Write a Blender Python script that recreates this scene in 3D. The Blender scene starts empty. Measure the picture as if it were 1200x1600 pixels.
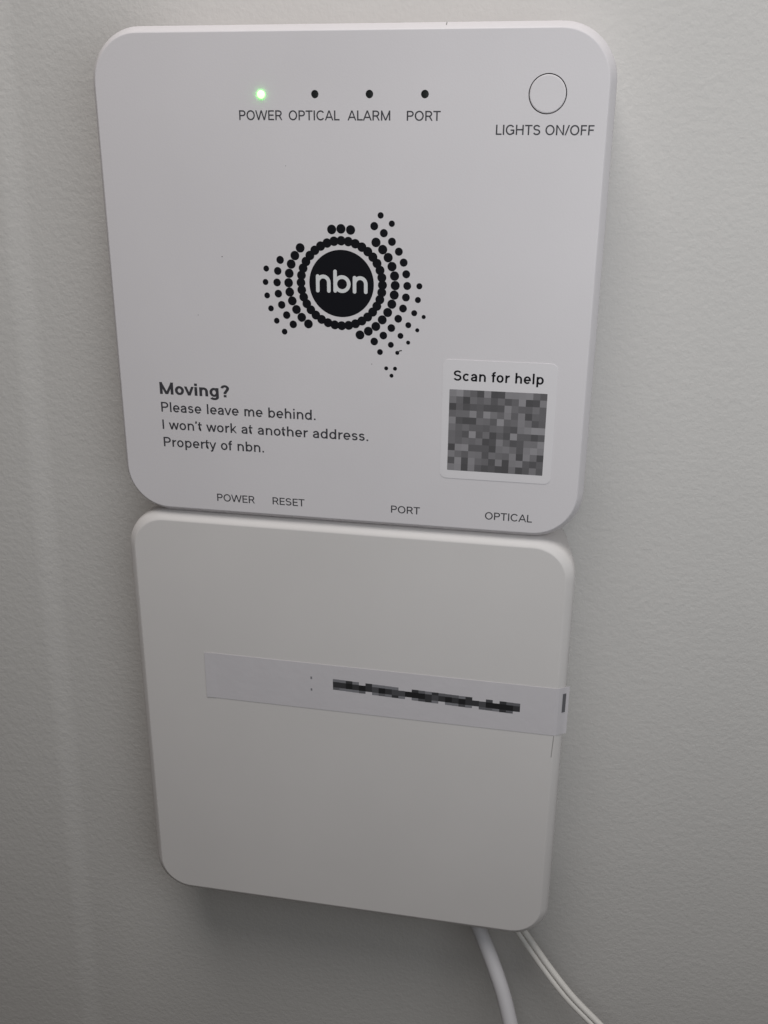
import bpy, bmesh, math, random
from mathutils import Vector, Matrix

random.seed(7)
scene = bpy.context.scene
COL = scene.collection
Z0 = 1.35                      # height of the upper box's top edge above the floor (m)
WALL = 30.0                    # depth of the wall behind the boxes' front faces (mm)


def P(x, y, d=0.0):
    """Face coordinates in mm (x right, y down, d into the wall) -> world metres."""
    return Vector((x / 1000.0, d / 1000.0, Z0 - y / 1000.0))


# ------------------------------------------------------------------ camera
cam = bpy.data.cameras.new("camera")
cam.sensor_fit = 'VERTICAL'
cam.sensor_height = 36.0
cam.lens = 34.694
cam.clip_start = 0.01
cam.clip_end = 50.0
cam_ob = bpy.data.objects.new("camera", cam)
COL.objects.link(cam_ob)
R = ((0.98300629, -0.00713797, 0.18343307),
     (0.07053056, 0.93723236, -0.34149808),
     (-0.16948181, 0.34863239, 0.92180875))      # rows: right, down, forward


def fw(v):
    return Vector((v[0], v[2], -v[1]))


right, up, back = fw(R[0]), -fw(R[1]), -fw(R[2])
M = Matrix((right, up, back)).transposed().to_4x4()
M.translation = P(143.4996, 29.9787, -299.3596)
cam_ob.matrix_world = M
scene.camera = cam_ob

# ------------------------------------------------------------------ light
world = bpy.data.worlds.new("World")
scene.world = world
world.use_nodes = True
bg = world.node_tree.nodes["Background"]
bg.inputs[0].default_value = (1.0, 0.90, 0.80, 1)
bg.inputs[1].default_value = 0.042


def area(name, loc, target, size, power, color):
    l = bpy.data.lights.new(name, 'AREA')
    l.shape = 'DISK'
    l.size = size
    l.energy = power
    l.color = color
    o = bpy.data.objects.new(name, l)
    COL.objects.link(o)
    o.location = loc
    o.rotation_euler = (Vector(target) - Vector(loc)).to_track_quat('-Z', 'Y').to_euler()
    return o


area("ceiling_lamp", (0.06, -0.36, Z0 + 0.70), (0.10, 0.0, Z0 - 0.05), 0.50, 4.4, (1.0, 0.98, 0.955))
area("side_lamp", (0.265, -0.30, Z0 - 0.01), (0.10, 0.0, Z0 - 0.05), 0.36, 0.52, (0.905, 0.965, 1.0))

scene.view_settings.view_transform = 'Standard'
scene.view_settings.look = 'None'
scene.view_settings.exposure = 0.1
scene.view_settings.gamma = 1.0
scene.view_settings.use_curve_mapping = False


# ------------------------------------------------------------------ materials
def mat(name, color, rough=0.5, spec=0.5, var=0.0, var_scale=30.0, bump=(), coord='Object'):
    m = bpy.data.materials.new(name)
    m.use_nodes = True
    nt = m.node_tree
    b = nt.nodes["Principled BSDF"]
    b.inputs["Base Color"].default_value = (*color, 1)
    b.inputs["Roughness"].default_value = rough
    b.inputs["Specular IOR Level"].default_value = spec
    tc = nt.nodes.new("ShaderNodeTexCoord")
    if var:
        n = nt.nodes.new("ShaderNodeTexNoise")
        n.inputs["Scale"].default_value = var_scale
        n.inputs["Detail"].default_value = 4
        nt.links.new(tc.outputs[coord], n.inputs["Vector"])
        r = nt.nodes.new("ShaderNodeValToRGB")
        r.color_ramp.elements[0].position = 0.3
        r.color_ramp.elements[1].position = 0.7
        r.color_ramp.elements[0].color = tuple(c * (1 - var) for c in color) + (1,)
        r.color_ramp.elements[1].color = tuple(min(1, c * (1 + var)) for c in color) + (1,)
        nt.links.new(n.outputs["Fac"], r.inputs["Fac"])
        nt.links.new(r.outputs["Color"], b.inputs["Base Color"])
    last = None
    for scale, dist, detail in bump:
        n = nt.nodes.new("ShaderNodeTexNoise")
        n.inputs["Scale"].default_value = scale
        n.inputs["Detail"].default_value = detail
        n.inputs["Roughness"].default_value = 0.55
        nt.links.new(tc.outputs[coord], n.inputs["Vector"])
        bp = nt.nodes.new("ShaderNodeBump")
        bp.inputs["Strength"].default_value = 1.0
        bp.inputs["Distance"].default_value = dist
        nt.links.new(n.outputs["Fac"], bp.inputs["Height"])
        if last:
            nt.links.new(last.outputs["Normal"], bp.inputs["Normal"])
        last = bp
    if last:
        nt.links.new(last.outputs["Normal"], b.inputs["Normal"])
    return m


M_WALL = mat("wall_paint", (0.662, 0.638, 0.620), 0.7, 0.2, 0.012, 25,
             bump=((170, 0.0001, 2), (480, 0.00018, 2), (1300, 0.00005, 2)))
M_PLASTIC = mat("white_plastic", (0.760, 0.722, 0.742), 0.42, 0.4, 0.022, 22,
                bump=((1700, 0.000022, 2),))
M_PLASTIC2 = mat("white_plastic_older", (0.748, 0.712, 0.702), 0.45, 0.4, 0.022, 20,
                 bump=((1700, 0.000022, 2),))
M_INK = mat("black_ink", (0.008, 0.008, 0.011), 0.6, 0.12)
M_TEXT = mat("grey_ink", (0.058, 0.056, 0.064), 0.5, 0.3)
M_DARK = mat("dark_lens_and_gap_shade", (0.012, 0.014, 0.014), 0.45, 0.3)
M_STICKER = mat("sticker_paper", (0.80, 0.765, 0.785), 0.35, 0.4, 0.01, 60)
M_PANEL = mat("grey_print", (0.19, 0.185, 0.195), 0.4, 0.3)
_nt = M_PANEL.node_tree
_tc = _nt.nodes.new("ShaderNodeTexCoord")
_sn = _nt.nodes.new("ShaderNodeVectorMath")
_sn.operation = 'SNAP'
_sn.inputs[1].default_value = (0.00215, 1.0, 0.00219)
_nt.links.new(_tc.outputs["Object"], _sn.inputs[0])
_wn = _nt.nodes.new("ShaderNodeTexWhiteNoise")
_wn.noise_dimensions = '3D'
_nt.links.new(_sn.outputs["Vector"], _wn.inputs["Vector"])
_rp = _nt.nodes.new("ShaderNodeValToRGB")
_cr = _rp.color_ramp
_cr.elements[0].position, _cr.elements[1].position = 0.0, 1.0
_cr.elements.new(0.72)
for _i, _g in enumerate((0.085, 0.215, 0.34)):
    _cr.elements[_i].color = (_g * 1.02, _g * .97, _g * 1.02, 1)
_nt.links.new(_wn.outputs["Value"], _rp.inputs["Fac"])
_nt.links.new(_rp.outputs["Color"], _nt.nodes["Principled BSDF"].inputs["Base Color"])
M_LABEL = mat("label_tape", (0.682, 0.648, 0.674), 0.38, 0.4, 0.015, 80, bump=((300, 0.00006, 2),))
M_WHITE_INK = mat("white_ink", (0.76, 0.76, 0.77), 0.5, 0.3)
M_CABLE = mat("grey_white_cable", (0.60, 0.58, 0.60), 0.45, 0.4, 0.02, 60)
M_CABLE2 = mat("warm_white_cable", (0.72, 0.69, 0.66), 0.5, 0.4, 0.02, 60)
M_HAIR = mat("grey_scuff", (0.42, 0.40, 0.39), 0.8, 0.1)
M_SPECK = mat("dirt_speck", (0.10, 0.09, 0.08), 0.8, 0.1)

M_LED = bpy.data.materials.new("lit_green_lens")
M_LED.use_nodes = True
_b = M_LED.node_tree.nodes["Principled BSDF"]
_b.inputs["Base Color"].default_value = (0.5, 0.9, 0.4, 1)
_b.inputs["Emission Color"].default_value = (0.10, 1.0, 0.075, 1)
_b.inputs["Emission Strength"].default_value = 9.0


# ------------------------------------------------------------------ helpers
def thing(name, label, cat, loc, group=None):
    o = bpy.data.objects.new(name, None)
    o.empty_display_size = 0.02
    COL.objects.link(o)
    o.location = loc
    o["label"] = label
    o["category"] = cat
    if group:
        o["group"] = group
    return o


def wloc(o):
    v = Vector((0, 0, 0))
    while o is not None:
        v += o.location
        o = o.parent
    return v


def link(name, me, material, parent, origin):
    """Link a mesh whose vertices are relative to the world point `origin`."""
    o = bpy.data.objects.new(name, me)
    COL.objects.link(o)
    if material and not me.materials:
        me.materials.append(material)
    if parent is not None:
        o.parent = parent
        o.location = Vector(origin) - wloc(parent)
    else:
        o.location = origin
    return o


def from_bm(name, bm, material, parent, origin, smooth=False):
    me = bpy.data.meshes.new(name)
    for v in bm.verts:
        v.co -= Vector(origin)
    bm.normal_update()
    bm.to_mesh(me)
    bm.free()
    if smooth:
        for pl in me.polygons:
            pl.use_smooth = True
    return link(name, me, material, parent, origin)


def rrect(x0, y0, x1, y1, r, n=14):
    """Rounded rectangle, points in mm, clockwise seen from the front (y down)."""
    pts = []
    for cx, cy, a0 in ((x1 - r, y0 + r, -90), (x1 - r, y1 - r, 0), (x0 + r, y1 - r, 90), (x0 + r, y0 + r, 180)):
        for i in range(n + 1):
            a = math.radians(a0 + 90.0 * i / n)
            pts.append((cx + r * math.cos(a), cy + r * math.sin(a)))
    return pts


def circle(cx, cy, r, n=40):
    return [(cx + r * math.cos(2 * math.pi * i / n), cy + r * math.sin(2 * math.pi * i / n)) for i in range(n)]


def plate(name, loops, thick, front, material, parent, origin):
    """Flat plate with holes: loops[0] is the outline; front face at depth `front` mm."""
    cu = bpy.data.curves.new(name, 'CURVE')
    cu.dimensions = '2D'
    cu.fill_mode = 'BOTH'
    cu.extrude = thick / 2000.0
    for lp in loops:
        sp = cu.splines.new('POLY')
        sp.points.add(len(lp) - 1)
        for q, (x, y) in zip(sp.points, lp):
            q.co = (x / 1000.0, -y / 1000.0, 0, 1)
        sp.use_cyclic_u = True
    tmp = bpy.data.objects.new(name, cu)
    COL.objects.link(tmp)
    dg = bpy.context.evaluated_depsgraph_get()
    me = bpy.data.meshes.new_from_object(tmp.evaluated_get(dg))
    bpy.data.objects.remove(tmp)
    bpy.data.curves.remove(cu)
    for v in me.vertices:
        x, y, z = v.co
        v.co = Vector((x, (front + thick / 2) / 1000.0 - z, Z0 + y)) - Vector(origin)
    me.materials.clear()
    bm = bmesh.new()
    bm.from_mesh(me)
    bmesh.ops.remove_doubles(bm, verts=bm.verts, dist=1e-7)
    bmesh.ops.recalc_face_normals(bm, faces=bm.faces)
    bm.to_mesh(me)
    bm.free()
    me.name = name
    return link(name, me, material, parent, origin)


def shell(name, rect, r, profile, material, parent, origin, cap=False):
    """Loft rounded rectangles: profile = [(outset mm, depth mm)...] from the front edge back to the wall."""
    bm = bmesh.new()
    rings = []
    x0, y0, x1, y1 = rect
    for o, d in profile:
        rings.append([bm.verts.new(P(x, y, d)) for x, y in rrect(x0 - o, y0 - o, x1 + o, y1 + o, r + o)])
    n = len(rings[0])
    for a, b in zip(rings, rings[1:]):
        for i in range(n):
            bm.faces.new((a[i], a[(i + 1) % n], b[(i + 1) % n], b[i]))
    for f in bm.faces:
        f.smooth = True
    if cap:
        bm.faces.new(rings[0])
    bmesh.ops.recalc_face_normals(bm, faces=bm.faces)
    return from_bm(name, bm, material, parent, origin)


def disc(cx, cy, r, d, n=40):
    bm = bmesh.new()
    bm.faces.new([bm.verts.new(P(x, y, d)) for x, y in circle(cx, cy, r, n)])
    for f in bm.faces:
        f.normal_update()
        if f.normal.y > 0:
            f.normal_flip()
    return bm


def tube(name, pts, rad, material, parent, origin, n=16, sub=10):
    """Round cable along a Catmull-Rom path of (x, y, d) mm."""
    v = [P(*p) for p in pts]
    v = [2 * v[0] - v[1]] + v + [2 * v[-1] - v[-2]]
    path = []
    for i in range(1, len(v) - 2):
        for k in range(sub):
            t = k / sub
            path.append(0.5 * ((2 * v[i]) + (v[i + 1] - v[i - 1]) * t + (2 * v[i - 1] - 5 * v[i] + 4 * v[i + 1] - v[i + 2]) * t * t
                               + (3 * v[i] - v[i - 1] - 3 * v[i + 1] + v[i + 2]) * t ** 3))
    path.append(v[-2])
    bm = bmesh.new()
    rings = []
    for i, c in enumerate(path):
        t = (path[min(i + 1, len(path) - 1)] - path[max(i - 1, 0)]).normalized()
        s = t.cross(Vector((0, 1, 0))).normalized()
        w = s.cross(t).normalized()
        rings.append([bm.verts.new(c + (s * math.cos(a) + w * math.sin(a)) * rad / 1000.0)
                      for a in (2 * math.pi * k / n for k in range(n))])
    for a, b in zip(rings, rings[1:]):
        for i in range(n):
            bm.faces.new((a[i], a[(i + 1) % n], b[(i + 1) % n], b[i]))
    bm.faces.new(rings[0])
    bm.faces.new(rings[-1])
    bmesh.ops.recalc_face_normals(bm, faces=bm.faces)
    return from_bm(name, bm, material, parent, origin, smooth=True)


# ------------------------------------------------------------------ stroke lettering
def arc(cx, cy, rx, ry, a0, a1, n=14):
    return [(cx + rx * math.cos(math.radians(a0 + (a1 - a0) * i / n)),
             cy + ry * math.sin(math.radians(a0 + (a1 - a0) * i / n))) for i in range(n + 1)]


XH = 0.73


def glyph(ch, s):
    """Strokes [(points, closed, y-clamp)] in cap-height units, ink width, side bearings."""
    h = s / 2
    S = []

    def ln(*p, clamp=None):
        S.append((list(p), False, clamp))

    sb = [0.10, 0.10]
    cap = (0, 1)
    low = (0, XH)
    if ch in 'PR':
        bot = 0.46
        w = 0.66
        ry = (1 - h - bot) / 2
        ln((h, 0), (h, 1))
        S.append(([(h, 1 - h)] + arc(w - h - ry, 1 - h - ry, ry, ry, 90, -90) + [(h, bot)], False, None))
        if ch == 'R':
            w = 0.69
            ln((0.40, bot), (w - h + .02, -0.02), clamp=cap)
        sb[1] = 0.05
    elif ch in 'EF':
        w = 0.60 if ch == 'E' else 0.56
        ln((h, 0), (h, 1))
        ln((h, 1 - h), (w - .01, 1 - h))
        ln((h, .51), (w - .05, .51))
        if ch == 'E':
            ln((h, h), (w, h))
        sb[1] = 0.05
    elif ch == 'T':
        w = 0.70
        ln((0, 1 - h), (w, 1 - h))
        ln((w / 2, 0), (w / 2, 1))
        sb = [0.03, 0.03]
    elif ch == 'I':
        w = s
        ln((h, 0), (h, 1))
    elif ch == 'L':
        w = 0.55
        ln((h, 0), (h, 1))
        ln((h, h), (w, h))
        sb[1] = 0.03
    elif ch == 'H':
        w = 0.74
        ln((h, 0), (h, 1))
        ln((w - h, 0), (w - h, 1))
        ln((h, .52), (w - h, .52))
    elif ch == 'N':
        w = 0.75
        ln((h, 0), (h, 1))
        ln((w - h, 0), (w - h, 1))
        ln((h * .8, 1.05), (w - h * .8, -0.05), clamp=cap)
    elif ch == 'M':
        w = 0.90
        ln((h, 0), (h, 1))
        ln((w - h, 0), (w - h, 1))
        ln((h * .7, 1.06), (w / 2, 0), clamp=cap)
        ln((w - h * .7, 1.06), (w / 2, 0), clamp=cap)
    elif ch == 'W':
        w = 1.20
        ln((h * .6, 1.05), (.31, -.04), clamp=cap)
        ln((.31, -.04), (.60, 1.04), clamp=cap)
        ln((.60, 1.04), (.89, -.04), clamp=cap)
        ln((.89, -.04), (w - h * .6, 1.05), clamp=cap)
        sb = [0.02, 0.02]
    elif ch == 'A':
        w = 0.80
        ln((h * .5, -.04), (w / 2, 1.04), clamp=cap)
        ln((w / 2, 1.04), (w - h * .5, -.04), clamp=cap)
        ln((.14, .31), (w - .14, .31))
        sb = [0.02, 0.02]
    elif ch in 'OCGQ':
        w = 0.86 if ch == 'O' else 0.82
        a = (.43, .5, .43 - h, .51 - h)
        if ch == 'O':
            S.append((arc(*a, 0, 360, 36)[:-1], True, None))
        elif ch == 'C':
            S.append((arc(*a, 38, 322, 30), False, None))
        else:
            S.append((arc(*a, 38, 325, 30), False, None))
            ln((w - h, 0.10), (w - h, .48))
            ln((.46, .47), (w, .47))
        sb = [0.06, 0.06]
    elif ch in 'Ss':
        H = 1.0 if ch == 'S' else XH
        w = 0.68 if ch == 'S' else 0.50
        m = .52 * H
        rx = w / 2 - h
        ru = (H + .005 - h - m) / 2
        rl = (m - h + .005) / 2
        S.append((arc(w / 2, m + ru, rx * .94, ru, 20, 270, 20) + arc(w / 2, m - rl, rx, rl, 90, -162, 20)[1:], False, None))
        sb = [0.06, 0.06]
    elif ch == '/':
        w = 0.38
        ln((h * .4, -.03), (w - h * .4, 1.03), clamp=cap)
        sb = [0.02, 0.02]
    elif ch in 'nhmr':
        w = {'n': .57, 'h': .57, 'm': .88, 'r': .36}[ch]
        ln((h, 0), (h, 1.02 if ch == 'h' else XH))
        if ch == 'r':
            S.append((arc(.36, XH - h - .28, .36 - h, .28, 180, 88, 10), False, None))
            sb[1] = 0.02
        elif ch == 'm':
            ww = (w + h) / 2
            for x in (0, ww - h):
                c = x + ww / 2
                S.append((arc(c, XH - h - .22, ww / 2 - h, .225, 180, 0) + [(x + ww - h, 0)], False, None))
        else:
            S.append((arc(w / 2, XH - h - .24, w / 2 - h, .245, 180, 0) + [(w - h, 0)], False, None))
        if ch != 'r':
            sb[1] = .09
    elif ch in 'bdpgoec':
        w = 0.60
        a = (w / 2, XH / 2, w / 2 - h, XH / 2 + .008 - h)
        if ch in 'bdpgo':
            S.append((arc(*a, 0, 360, 32)[:-1], True, None))
        sb = [0.06, 0.06]
        if ch == 'b':
            ln((h, 0), (h, 1.02))
            sb[0] = .1
        elif ch == 'd':
            ln((w - h, 0), (w - h, 1.02))
            sb[1] = .1
        elif ch == 'p':
            ln((h, -.27), (h, XH))
            sb[0] = .1
        elif ch == 'g':
            S.append(([(w - h, XH), (w - h, -.02)] + arc(w / 2, -.04, w / 2 - h, .24 - h, 0, -160)[1:], False, None))
            sb[1] = .1
        elif ch == 'e':
            S.append(([(h, XH / 2 - .01)] + arc(*a, -2, 318, 30), False, None))
        elif ch == 'c':
            S.append((arc(*a, 42, 318, 26), False, None))
    elif ch == 'a':
        w = 0.54
        S.append((arc(.265, XH - h - .20, .235 - h * .6, .205, 165, 0, 14) + [(w - h - .015, 0)], False, None))
        S.append(([(w - h - .015, .44)] + arc(.215, .215, .215 - h, .20 - h + .02, 95, 275, 14) + [(w - h - .10, .08), (w - h - .015, .19)], False, None))
        sb = [0.05, 0.08]
    elif ch == 't':
        w = 0.34
        S.append(([(.16, .93), (.16, .16)] + arc(.27, .17, .11, .17 - h, 180, 275, 8), False, None))
        ln((0, XH - h), (w, XH - h))
        sb = [0.03, 0.05]
    elif ch == 'f':
        w = 0.35
        S.append(([(.15, 0), (.15, .82)] + arc(.30, .82, .15, .20 - h, 180, 75, 8), False, None))
        ln((0, XH - h), (w - .02, XH - h))
        sb = [0.03, 0.02]
    elif ch in 'vy':
        w = 0.56
        ln((h * .5, XH + .04), (w / 2, -.03), clamp=low)
        if ch == 'v':
            ln((w / 2, -.03), (w - h * .5, XH + .04), clamp=low)
        else:
            ln((w - h * .5, XH + .04), (w / 2 - .07, -.17), (.07, -.27 + h), clamp=(-.28, XH))
        sb = [0.02, 0.02]
    elif ch == 'w':
        w = 0.84
        ln((h * .5, XH + .04), (.22, -.03), clamp=low)
        ln((.22, -.03), (.42, XH + .03), clamp=low)
        ln((.42, XH + .03), (.62, -.03), clamp=low)
        ln((.62, -.03), (w - h * .5, XH + .04), clamp=low)
        sb = [0.02, 0.02]
    elif ch == 'k':
        w = 0.53
        ln((h, 0), (h, 1.02))
        ln((h, .21), (w - h, XH + .05), clamp=low)
        ln((.19, .40), (w - h * .6, -.05), clamp=low)
        sb[1] = .02
    elif ch in 'il':
        w = s
        ln((h, 0), (h, 1.02 if ch == 'l' else XH))
        if ch == 'i':
            ln((h, 1.02 - s * 1.1), (h, 1.02))
    elif ch == '.':
        w = s * 1.15
        ln((w / 2, 0), (w / 2, s * 1.1))
    elif ch == '\u2019':
        w = s * 1.2
        ln((w * .65, 1.0), (w * .3, .76))
        sb = [0.05, 0.05]
    elif ch == '?':
        w = 0.56
        S.append((arc(w / 2, 1 - .27, w / 2 - h, .275 - h, 175, -40, 16) + [(w / 2, .36), (w / 2, .27)], False, None))
        ln((w / 2, 0), (w / 2, s * 1.05))
    else:                                   # space
        w = 0.20
    return S, w, sb


def ribbon(pts, half, closed):
    """Offset a polyline both ways; returns (left, right) point lists."""
    n = len(pts)
    L, Rr = [], []
    for i in range(n):
        p = Vector(pts[i])
        a = Vector(pts[i - 1]) if (i or closed) else None
        b = Vector(pts[(i + 1) % n]) if (i < n - 1 or closed) else None
        d1 = (p - a).normalized() if a is not None else None
        d2 = (b - p).normalized() if b is not None else None
        if d1 is None:
            t, k = d2, 1
        elif d2 is None:
            t, k = d1, 1
        else:
            t = (d1 + d2).normalized()
            k = min(1.6, 1 / max(.3, t.dot(d1)))
        nn = Vector((-t.y, t.x)) * half * k
        L.append(p + nn)
        Rr.append(p - nn)
    return L, Rr


def strokes_bm(strokes, half, tf, d0):
    """Flat printed strokes; tf maps stroke coords to (x, y) mm, each stroke 2 microns above the last."""
    bm = bmesh.new()
    for si, (pts, closed, clamp) in enumerate(strokes):
        L, Rr = ribbon(pts, half, closed)
        d = d0 - 0.002 * (si % 6)

        def mk(q):
            y = q.y
            if clamp:
                y = min(max(y, clamp[0]), clamp[1])
            return bm.verts.new(P(*tf(q.x, y), d))
        l = [mk(q) for q in L]
        r = [mk(q) for q in Rr]
        n = len(l)
        for i in range(n if closed else n - 1):
            j = (i + 1) % n
            bm.faces.new((l[i], l[j], r[j], r[i]))
    for f in bm.faces:
        f.normal_update()
        if f.normal.y > 0:
            f.normal_flip()
    return bm


def lettering(text, x0, x1, base, cap_h, weight, material, parent, d=-0.03, tilt=0.0, name="lettering", track=0.8):
    """One printed line whose ink runs from x0 to x1 (mm) on the baseline `base` (mm, y down)."""
    allS = []
    x = 0
    first = True
    end = 0
    for ch in text:
        S, w, sb = glyph(ch, weight)
        if first:
            first = False
        else:
            x += sb[0] * track
        for pts, closed, clamp in S:
            allS.append(([(px + x, py) for px, py in pts], closed, clamp))
        x += w
        end = x
        x += sb[1] * track
    sx = (x1 - x0) / end
    tf = lambda px, py: (x0 + px * sx, base - py * cap_h + tilt * px * sx)
    bm = strokes_bm(allS, weight / 2, tf, d)
    o = from_bm(name, bm, material, parent, P(x0, base, d))
    return o


# ------------------------------------------------------------------ setting: painted wall meeting a side wall
def crease(y):
    return -46.5 - 0.026 * y


def structure(name, bm, material):
    o = from_bm(name, bm, material, None, P(0, 320, WALL))
    o["kind"] = "structure"
    return o


YT, YB = -700.0, 1100.0
RIDGE = 1.6                                    # the wall left of the joint stands this much proud (mm)
HALF = 5.5                                     # half width of the soft joint (mm)
bm = bmesh.new()
prof = [(-420.0, 0.0, RIDGE)]
for i in range(17):
    t = i / 16.0
    prof.append((None, -HALF + 2 * HALF * t, RIDGE * (1 - t * t * (3 - 2 * t))))
prof.append((900.0, 0.0, 0.0))
ys = [YT + (YB - YT) * i / 6 for i in range(7)]
grid = []
for y in ys:
    grid.append([bm.verts.new(P(crease(y) + o if x is None else x, y, WALL - r_)) for x, o, r_ in prof])
for ra, rb in zip(grid, grid[1:]):
    for i in range(len(prof) - 1):
        bm.faces.new((ra[i], ra[i + 1], rb[i + 1], rb[i])).smooth = True
cs = [P(-420, YT, WALL + 90), P(900, YT, WALL + 90), P(900, YB, WALL + 90), P(-420, YB, WALL + 90)]
bm.faces.new([bm.verts.new(v) for v in cs])
bmesh.ops.recalc_face_normals(bm, faces=bm.faces)
for fc in bm.faces:
    fc.normal_update()
    if fc.smooth and fc.normal.y > 0:
        fc.normal_flip()
structure("wall", bm, M_WALL)

# ------------------------------------------------------------------ upper box
UW, UH = 150.0, 146.66
U0 = P(UW / 2, UH + 2.2, WALL)
upper = thing("network_box", "white square network box on top with printed dot logo and lit green indicator", "network box", U0)

prof_u = [(0, 0), (0.14, 0.02), (0.32, 0.12), (0.5, 0.30), (1.2, 1.4), (1.82, 2.4), (2.05, 2.85), (2.18, 3.2), (2.22, 3.8), (2.15, 6), (1.3, WALL - .05)]
shell("housing", (0, 0, UW, UH), 13.6, prof_u, M_PLASTIC, upper, P(75, 73, 10))

BX, BY, BR = 133.6, 16.4, 5.28
LEDS = ((51.12, 16.5), (67.22, 16.42), (83.27, 16.42), (99.27, 16.44))
loops = [rrect(0, 0, UW, UH, 13.6), circle(BX, BY, BR, 64)] + [circle(x, y, 1.14, 28) for x, y in LEDS]
plate("front_panel", loops, 1.4, 0.0, M_PLASTIC, upper, P(75, 73, 0))

# round push button sitting in its hole
bm = bmesh.new()
rings = []
for rr, d in ((BR - .27, 2.5), (BR - .27, .22), (BR - .33, .09), (BR - .45, .02), (BR - .62, .0)):
    rings.append([bm.verts.new(P(x, y, d)) for x, y in circle(BX, BY, rr, 64)])
for a, b in zip(rings, rings[1:]):
    for i in range(64):
        bm.faces.new((a[i], a[(i + 1) % 64], b[(i + 1) % 64], b[i])).smooth = True
bm.faces.new(rings[-1])
bm.faces.new(rings[0])
bmesh.ops.recalc_face_normals(bm, faces=bm.faces)
o = from_bm("button", bm, M_PLASTIC, upper, P(BX, BY, 0))
o["label"] = "round white push button with thin dark gap"

# black disc standing in for the shade inside the button gap
bm = bmesh.new()
bm.faces.new([bm.verts.new(P(x, y, 2.6)) for x, y in circle(BX, BY, BR + .6, 40)])
for q in bm.faces:
    q.normal_update()
    if q.normal.y > 0:
        q.normal_flip()
from_bm("gap_shade_disc", bm, M_DARK, upper, P(BX, BY, 2.6))

for i, (x, y) in enumerate(LEDS):
    bm = bmesh.new()
    prof = [(1.12, 1.2), (1.12, -.15), (1.0, -.34), (.7, -.46), (.35, -.5)] if i == 0 else [(1.12, 1.2), (1.12, .45), (1.0, .36), (.7, .28), (.35, .25)]
    rings = [[bm.verts.new(P(px, py, d)) for px, py in circle(x, y, rr, 28)] for rr, d in prof]
    for a, b in zip(rings, rings[1:]):
        for k in range(28):
            bm.faces.new((a[k], a[(k + 1) % 28], b[(k + 1) % 28], b[k])).smooth = True
    bm.faces.new(rings[-1])
    bm.faces.new(rings[0])
    bmesh.ops.recalc_face_normals(bm, faces=bm.faces)
    o = from_bm("indicator_light", bm, M_LED if i == 0 else M_DARK, upper, P(x, y, 0))
    o["label"] = "glowing pale green power indicator" if i == 0 else "unlit dark indicator light"

RW = 0.135
for t, x0, x1, b, c, w in (
        ("POWER", 44.3, 57.35, 23.42, 2.68, RW), ("OPTICAL", 59.36, 74.53, 23.42, 2.66, RW),
        ("ALARM", 76.97, 89.42, 23.42, 2.66, RW), ("PORT", 94.2, 103.94, 23.45, 2.62, RW),
        ("LIGHTS ON/OFF", 119.75, 147.0, 27.08, 2.66, RW),
        ("Moving?", 13.2, 37.1, 107.34, 4.0, 0.185),
        ("Please leave me behind.", 13.25, 65.85, 113.3, 3.3, 0.14),
        ("I won\u2019t work at another address.", 13.25, 83.16, 119.26, 3.25, 0.14),
        ("Property of nbn.", 13.25, 48.15, 125.28, 3.3, 0.14),
        ("POWER", 31.0, 44.18, 143.45, 2.6, RW), ("RESET", 50.47, 61.52, 143.28, 2.55, RW),
        ("PORT", 90.8, 100.38, 143.2, 2.5, RW), ("OPTICAL", 121.62, 136.7, 143.2, 2.55, RW)):
    lettering(t, x0, x1, b, c, w, M_TEXT, upper, track=0.65 if w > .18 else 0.85)

# printed logo: disc with letters, ring of touching dots, rows of dots round it
CX, CY = 74.70, 69.85
logo = from_bm("logo", disc(CX, CY, 10.1, -0.03, 72), M_INK, upper, P(CX, CY, -0.03))
logo["label"] = "round black logo with white letters nbn"


def n_letter(x, y0, w, bt):
    r_ = w / 2
    return [([(x, y0), (x, bt)], False, None),
            ([(x + r_ - r_ * math.cos(math.radians(a)), y0 + r_ * 1.02 + .05 - r_ * 1.02 * math.sin(math.radians(a))) for a in range(0, 181, 15)] + [(x + w, bt)], False, None)]


LET = n_letter(67.26, 67.75, 3.48, 72.1)
LET += [([(72.74, 66.2), (72.74, 72.0)], False, None), (circle(74.9, 69.92, 2.1, 36), True, None)]
LET += n_letter(78.80, 67.9, 3.50, 72.1)
HW = 0.56
bm = strokes_bm(LET, HW, lambda x, y: (x, y), -0.06)
for k, (x, y) in enumerate(((67.26, 67.75), (67.26, 72.1), (70.74, 72.1), (72.74, 66.2), (72.74, 72.0), (78.8, 67.9), (78.8, 72.1), (82.3, 72.1))):
    fv = bm.faces.new([bm.verts.new(P(px, py, -0.075)) for px, py in circle(x, y, HW, 20)])
    fv.normal_update()
    if fv.normal.y > 0:
        fv.normal_flip()
from_bm("logo_lettering", bm, M_WHITE_INK, logo, P(CX, CY, -0.06))

me_dot = bpy.data.meshes.new("printed_dot")
bm = bmesh.new()
bm.faces.new([bm.verts.new((math.cos(a), 0, math.sin(a))) for a in (2 * math.pi * i / 28 for i in range(28))])
for q in bm.faces:
    q.normal_update()
    if q.normal.y > 0:
        q.normal_flip()
bm.to_mesh(me_dot)
bm.free()
me_dot.materials.append(M_INK)


def dot(x, y, rr, d=-0.03):
    o = bpy.data.objects.new("printed_dot", me_dot)
    COL.objects.link(o)
    o.parent = logo
    o.location = P(x, y, d) - wloc(logo)
    o.scale = (rr / 1000.0,) * 3


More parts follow.
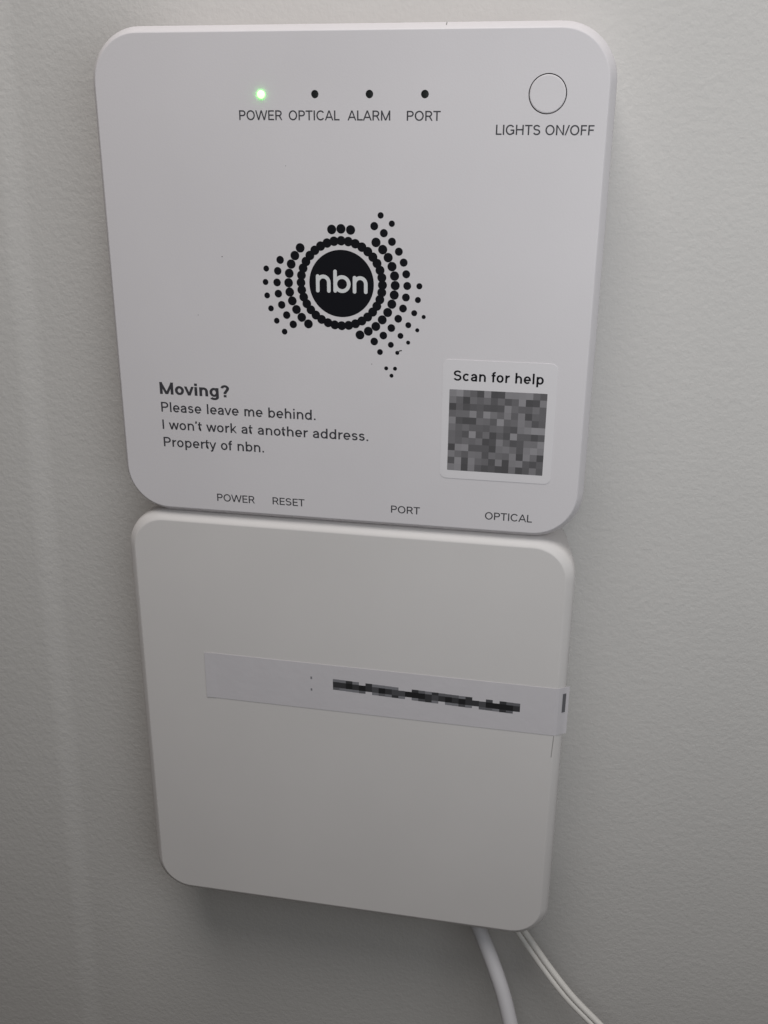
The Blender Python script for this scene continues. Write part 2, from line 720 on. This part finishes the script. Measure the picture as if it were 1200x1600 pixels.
for i in range(36):
    a = math.radians(10 * i)
    dot(CX + 12.75 * math.sin(a), CY - 12.75 * math.cos(a), 1.40, -0.03 - 0.006 * (i % 2))
DOTS = {
    1.40: ((71.82, 53.89), (74.68, 53.64), (77.63, 53.9), (61.92, 59.49), (60.2, 61.81), (58.97, 64.37), (58.29, 67.17), (58.01, 70.03), (58.29, 72.84), (59.04, 75.51), (60.31, 78.12), (61.95, 80.48), (64.06, 82.44), (85.4, 57.34), (87.46, 59.38), (89.14, 61.67), (90.34, 64.27), (91.15, 67.02), (91.38, 69.86), (91.11, 72.69), (90.4, 75.46), (89.13, 78.02), (87.45, 80.32), (85.46, 82.41), (83.1, 83.98), (80.47, 85.22)),
    1.20: ((55.5, 63.22), (54.64, 66.55), (54.32, 70.05), (54.62, 73.45), (55.6, 76.85), (57.11, 79.96), (59.16, 82.77), (84.85, 52.65), (87.77, 54.61), (90.26, 57.04), (92.38, 59.86), (93.88, 63.0), (94.71, 66.4), (95.06, 69.85), (94.72, 73.29), (93.88, 76.64), (92.43, 79.8), (90.32, 82.71), (87.84, 85.12), (84.98, 87.07)),
    0.92: ((50.98, 65.93), (50.62, 70.01), (50.99, 74.11), (52.1, 78.06), (53.84, 81.83), (56.29, 85.14), (86.77, 49.55), (90.16, 51.85), (98.77, 69.82), (98.41, 73.93), (97.35, 77.92), (95.59, 81.63), (93.2, 85.01), (90.22, 87.9), (86.81, 90.29)),
    0.63: ((100.28, 78.97), (98.39, 83.08), (95.62, 86.98), (92.26, 90.3), (88.82, 95.32), (91.61, 95.3), (90.52, 97.57))}
for rr, l in DOTS.items():
    for k, (x, y) in enumerate(l):
        dot(x, y, rr, -0.03 - 0.004 * (k % 2))
from_bm("ink_smear", strokes_bm([([(92.4, 90.1), (93.0, 89.65), (93.7, 89.5)], False, None)], .16, lambda x, y: (x, y), -0.045), M_TEXT, logo, P(93, 89.7, -0.045))

# small square help sticker, its code left blank
stk = plate("help_sticker", [rrect(106.6, 91.6, 141.6, 129.9, 2.0, 8)], 0.12, -0.12, M_STICKER, upper, P(124, 110, -.12))
stk["label"] = "square white help sticker with grey printed panel"
lettering("Scan for help", 110.0, 137.6, 98.1, 3.2, 0.16, M_INK, stk, d=-0.15, track=0.85)
plate("print_panel", [rrect(108.9, 100.9, 139.0, 127.2, 0.2, 2)], 0.01, -0.14, M_PANEL, stk, P(124, 114, -.14))

# dirt
for (x, y, rr, d) in ((36.9, 62.75, .17, -.02), (84.2, 94.2, .13, -.02), (28.0, 81.0, .12, -.02), (58.0, 36.0, .1, -.02)):
    from_bm("dirt_speck", disc(x, y, rr, d, 9), M_SPECK, upper, P(x, y, d))
from_bm("dirt_speck", strokes_bm([([(104.9, -2.0), (104.7, -1.3)], False, None)], .14, lambda x, y: (x, y), 1.35), M_HAIR, upper, P(104.8, -1.7, 1.2))

# ------------------------------------------------------------------ lower box
LX0, LX1, LY0, LY1 = -0.19, 148.68, 152.16, 308.43
L0 = P((LX0 + LX1) / 2, LY1 + 3.2, WALL)
lower = thing("fibre_box", "plain white wall box below the network box with a taped address label", "wall box", L0)
prof_l = [(0, 0), (0.16, 0.02), (0.42, 0.12), (0.9, 0.42), (1.8, 1.05), (2.5, 1.7), (2.95, 2.6), (3.15, 4.0), (3.2, 6.0), (3.1, 9.0), (0.6, WALL - .05)]
shell("housing", (LX0, LY0, LX1, LY1), 11.0, prof_l, M_PLASTIC2, lower, P(75, 230, 10))
plate("front_panel", [rrect(LX0, LY0, LX1, LY1, 11.0)], 1.4, 0.0, M_PLASTIC2, lower, P(75, 230, 0))

# tape label that wraps over the right edge
bm = bmesh.new()
xs = [22.9, 24.5, 27, 40, 60, 80, 100, 120, 138, LX1 - .2]
cols = [(x, -0.15 - 0.03 * max(0, 27 - x)) for x in xs]
cols += [(LX1 + .9, .22), (LX1 + 1.9, .9), (LX1 + 2.75, 1.55), (LX1 + 3.5, 2.0), (LX1 + 4.3, 2.3)]
layers = []
for off in (0.0, 0.08):
    g = []
    for x, d in cols:
        t = (x - 22.9) / (LX1 - 22.9)
        y0, y1 = 202.1 + .6 * t, 220.4 + .8 * t
        g.append([bm.verts.new(P(x, y0 + (y1 - y0) * k / 4, d + off)) for k in range(5)])
    layers.append(g)
A, B = layers
nc = len(cols)
for i in range(nc - 1):
    for k in range(4):
        bm.faces.new((A[i][k], A[i + 1][k], A[i + 1][k + 1], A[i][k + 1]))
        bm.faces.new((B[i][k], B[i][k + 1], B[i + 1][k + 1], B[i + 1][k]))
    bm.faces.new((A[i][0], B[i][0], B[i + 1][0], A[i + 1][0]))
    bm.faces.new((A[i][4], A[i + 1][4], B[i + 1][4], B[i][4]))
for k in range(4):
    bm.faces.new((A[0][k], A[0][k + 1], B[0][k + 1], B[0][k]))
    bm.faces.new((A[-1][k], B[-1][k], B[-1][k + 1], A[-1][k + 1]))
bmesh.ops.recalc_face_normals(bm, faces=bm.faces)
lab = from_bm("address_label", bm, M_LABEL, lower, P(86, 211, -.1))
lab["label"] = "pale lilac tape label with blurred dark print"
rnd = random.Random(11)
SHADES = [mat("faded_ink", (g, g * .98, g * 1.06), 0.5, 0.3) for g in (0.02, 0.05, 0.09, 0.15, 0.24)]


def label_mark(x0, x1, y0, y1, shade, d=-0.19):
    bm = bmesh.new()
    fc = bm.faces.new([bm.verts.new(P(px, py, d)) for px, py in ((x0, y0), (x1, y0), (x1, y1), (x0, y1))])
    fc.normal_update()
    if fc.normal.y > 0:
        fc.normal_flip()
    from_bm("label_mark", bm, SHADES[shade], lab, P(x0, y0, d))


NM = 28                                       # unreadable run of blurred dark print
for i in range(NM):
    x0 = 70.5 + 66.2 * i / NM
    yc = 209.9 + 2.3 * i / NM
    xe = x0 + 66.2 / NM
    label_mark(x0, xe, yc - 1.1, yc + 1.1, rnd.choice((0, 0, 1, 1, 2)))
    for y0, y1 in ((yc - 2.2, yc - 1.1), (yc + 1.1, yc + 2.1)):
        k_ = rnd.choice((None, 1, 2, 3, 4, 4))
        if k_ is not None:
            label_mark(x0, xe, y0, y1, k_)
label_mark(62.3, 62.9, 207.6, 208.6, 4)
label_mark(62.3, 62.9, 212.4, 213.3, 4)
bm = bmesh.new()                              # small dark grey mark on the folded-over tape
q = [P(LX1 + 2.2, 205.2, 1.02), P(LX1 + 3.3, 205.2, 1.78), P(LX1 + 3.3, 212.5, 1.78), P(LX1 + 2.2, 212.5, 1.02)]
bm.faces.new([bm.verts.new(v) for v in q])
from_bm("label_mark", bm, SHADES[3], lab, q[0])
bm = strokes_bm([([(LX1 + .15, 221.4), (LX1 - .05, 226), (LX1 - .2, 230.2)], False, None)], .17, lambda x, y: (x, y), -.02)
from_bm("dirt_speck", bm, M_HAIR, lower, P(LX1, 225, 0))

# ------------------------------------------------------------------ cables hanging from the lower box
cb = tube("round_cable", [(117, 303, 18.5), (121.2, 312.4, 15.6), (125.6, 321.2, 12.8), (132.2, 333.6, 8), (137.0, 343.5, 3.5), (140.6, 353, -1), (143.6, 362, -5), (147.8, 376.3, -12)],
          3.0, M_CABLE, None, P(128, 335, 18))
cb["label"] = "thick round grey-white cable hanging below the wall box"
cb["category"] = "cable"
tw = thing("twin_cable", "thin flat twin-strand white cable slanting down to the right", "cable", P(141.6, 323.2, 17))
mid = [(128.4, 303.5, 17.2), (134.8, 311.2, 15.2), (141.7, 319.5, 13), (152.8, 332.8, 9.5), (162.6, 342.6, 6), (173, 350.3, 2.5), (181.3, 356.5, -.3), (195.9, 367.2, -5.2)]
for s in (-1, 1):
    tube("strand", [(x + s * 1.02, y - s * .72, d - .1 * s) for x, y, d in mid], 1.28, M_CABLE2, tw, P(150, 340, 20))
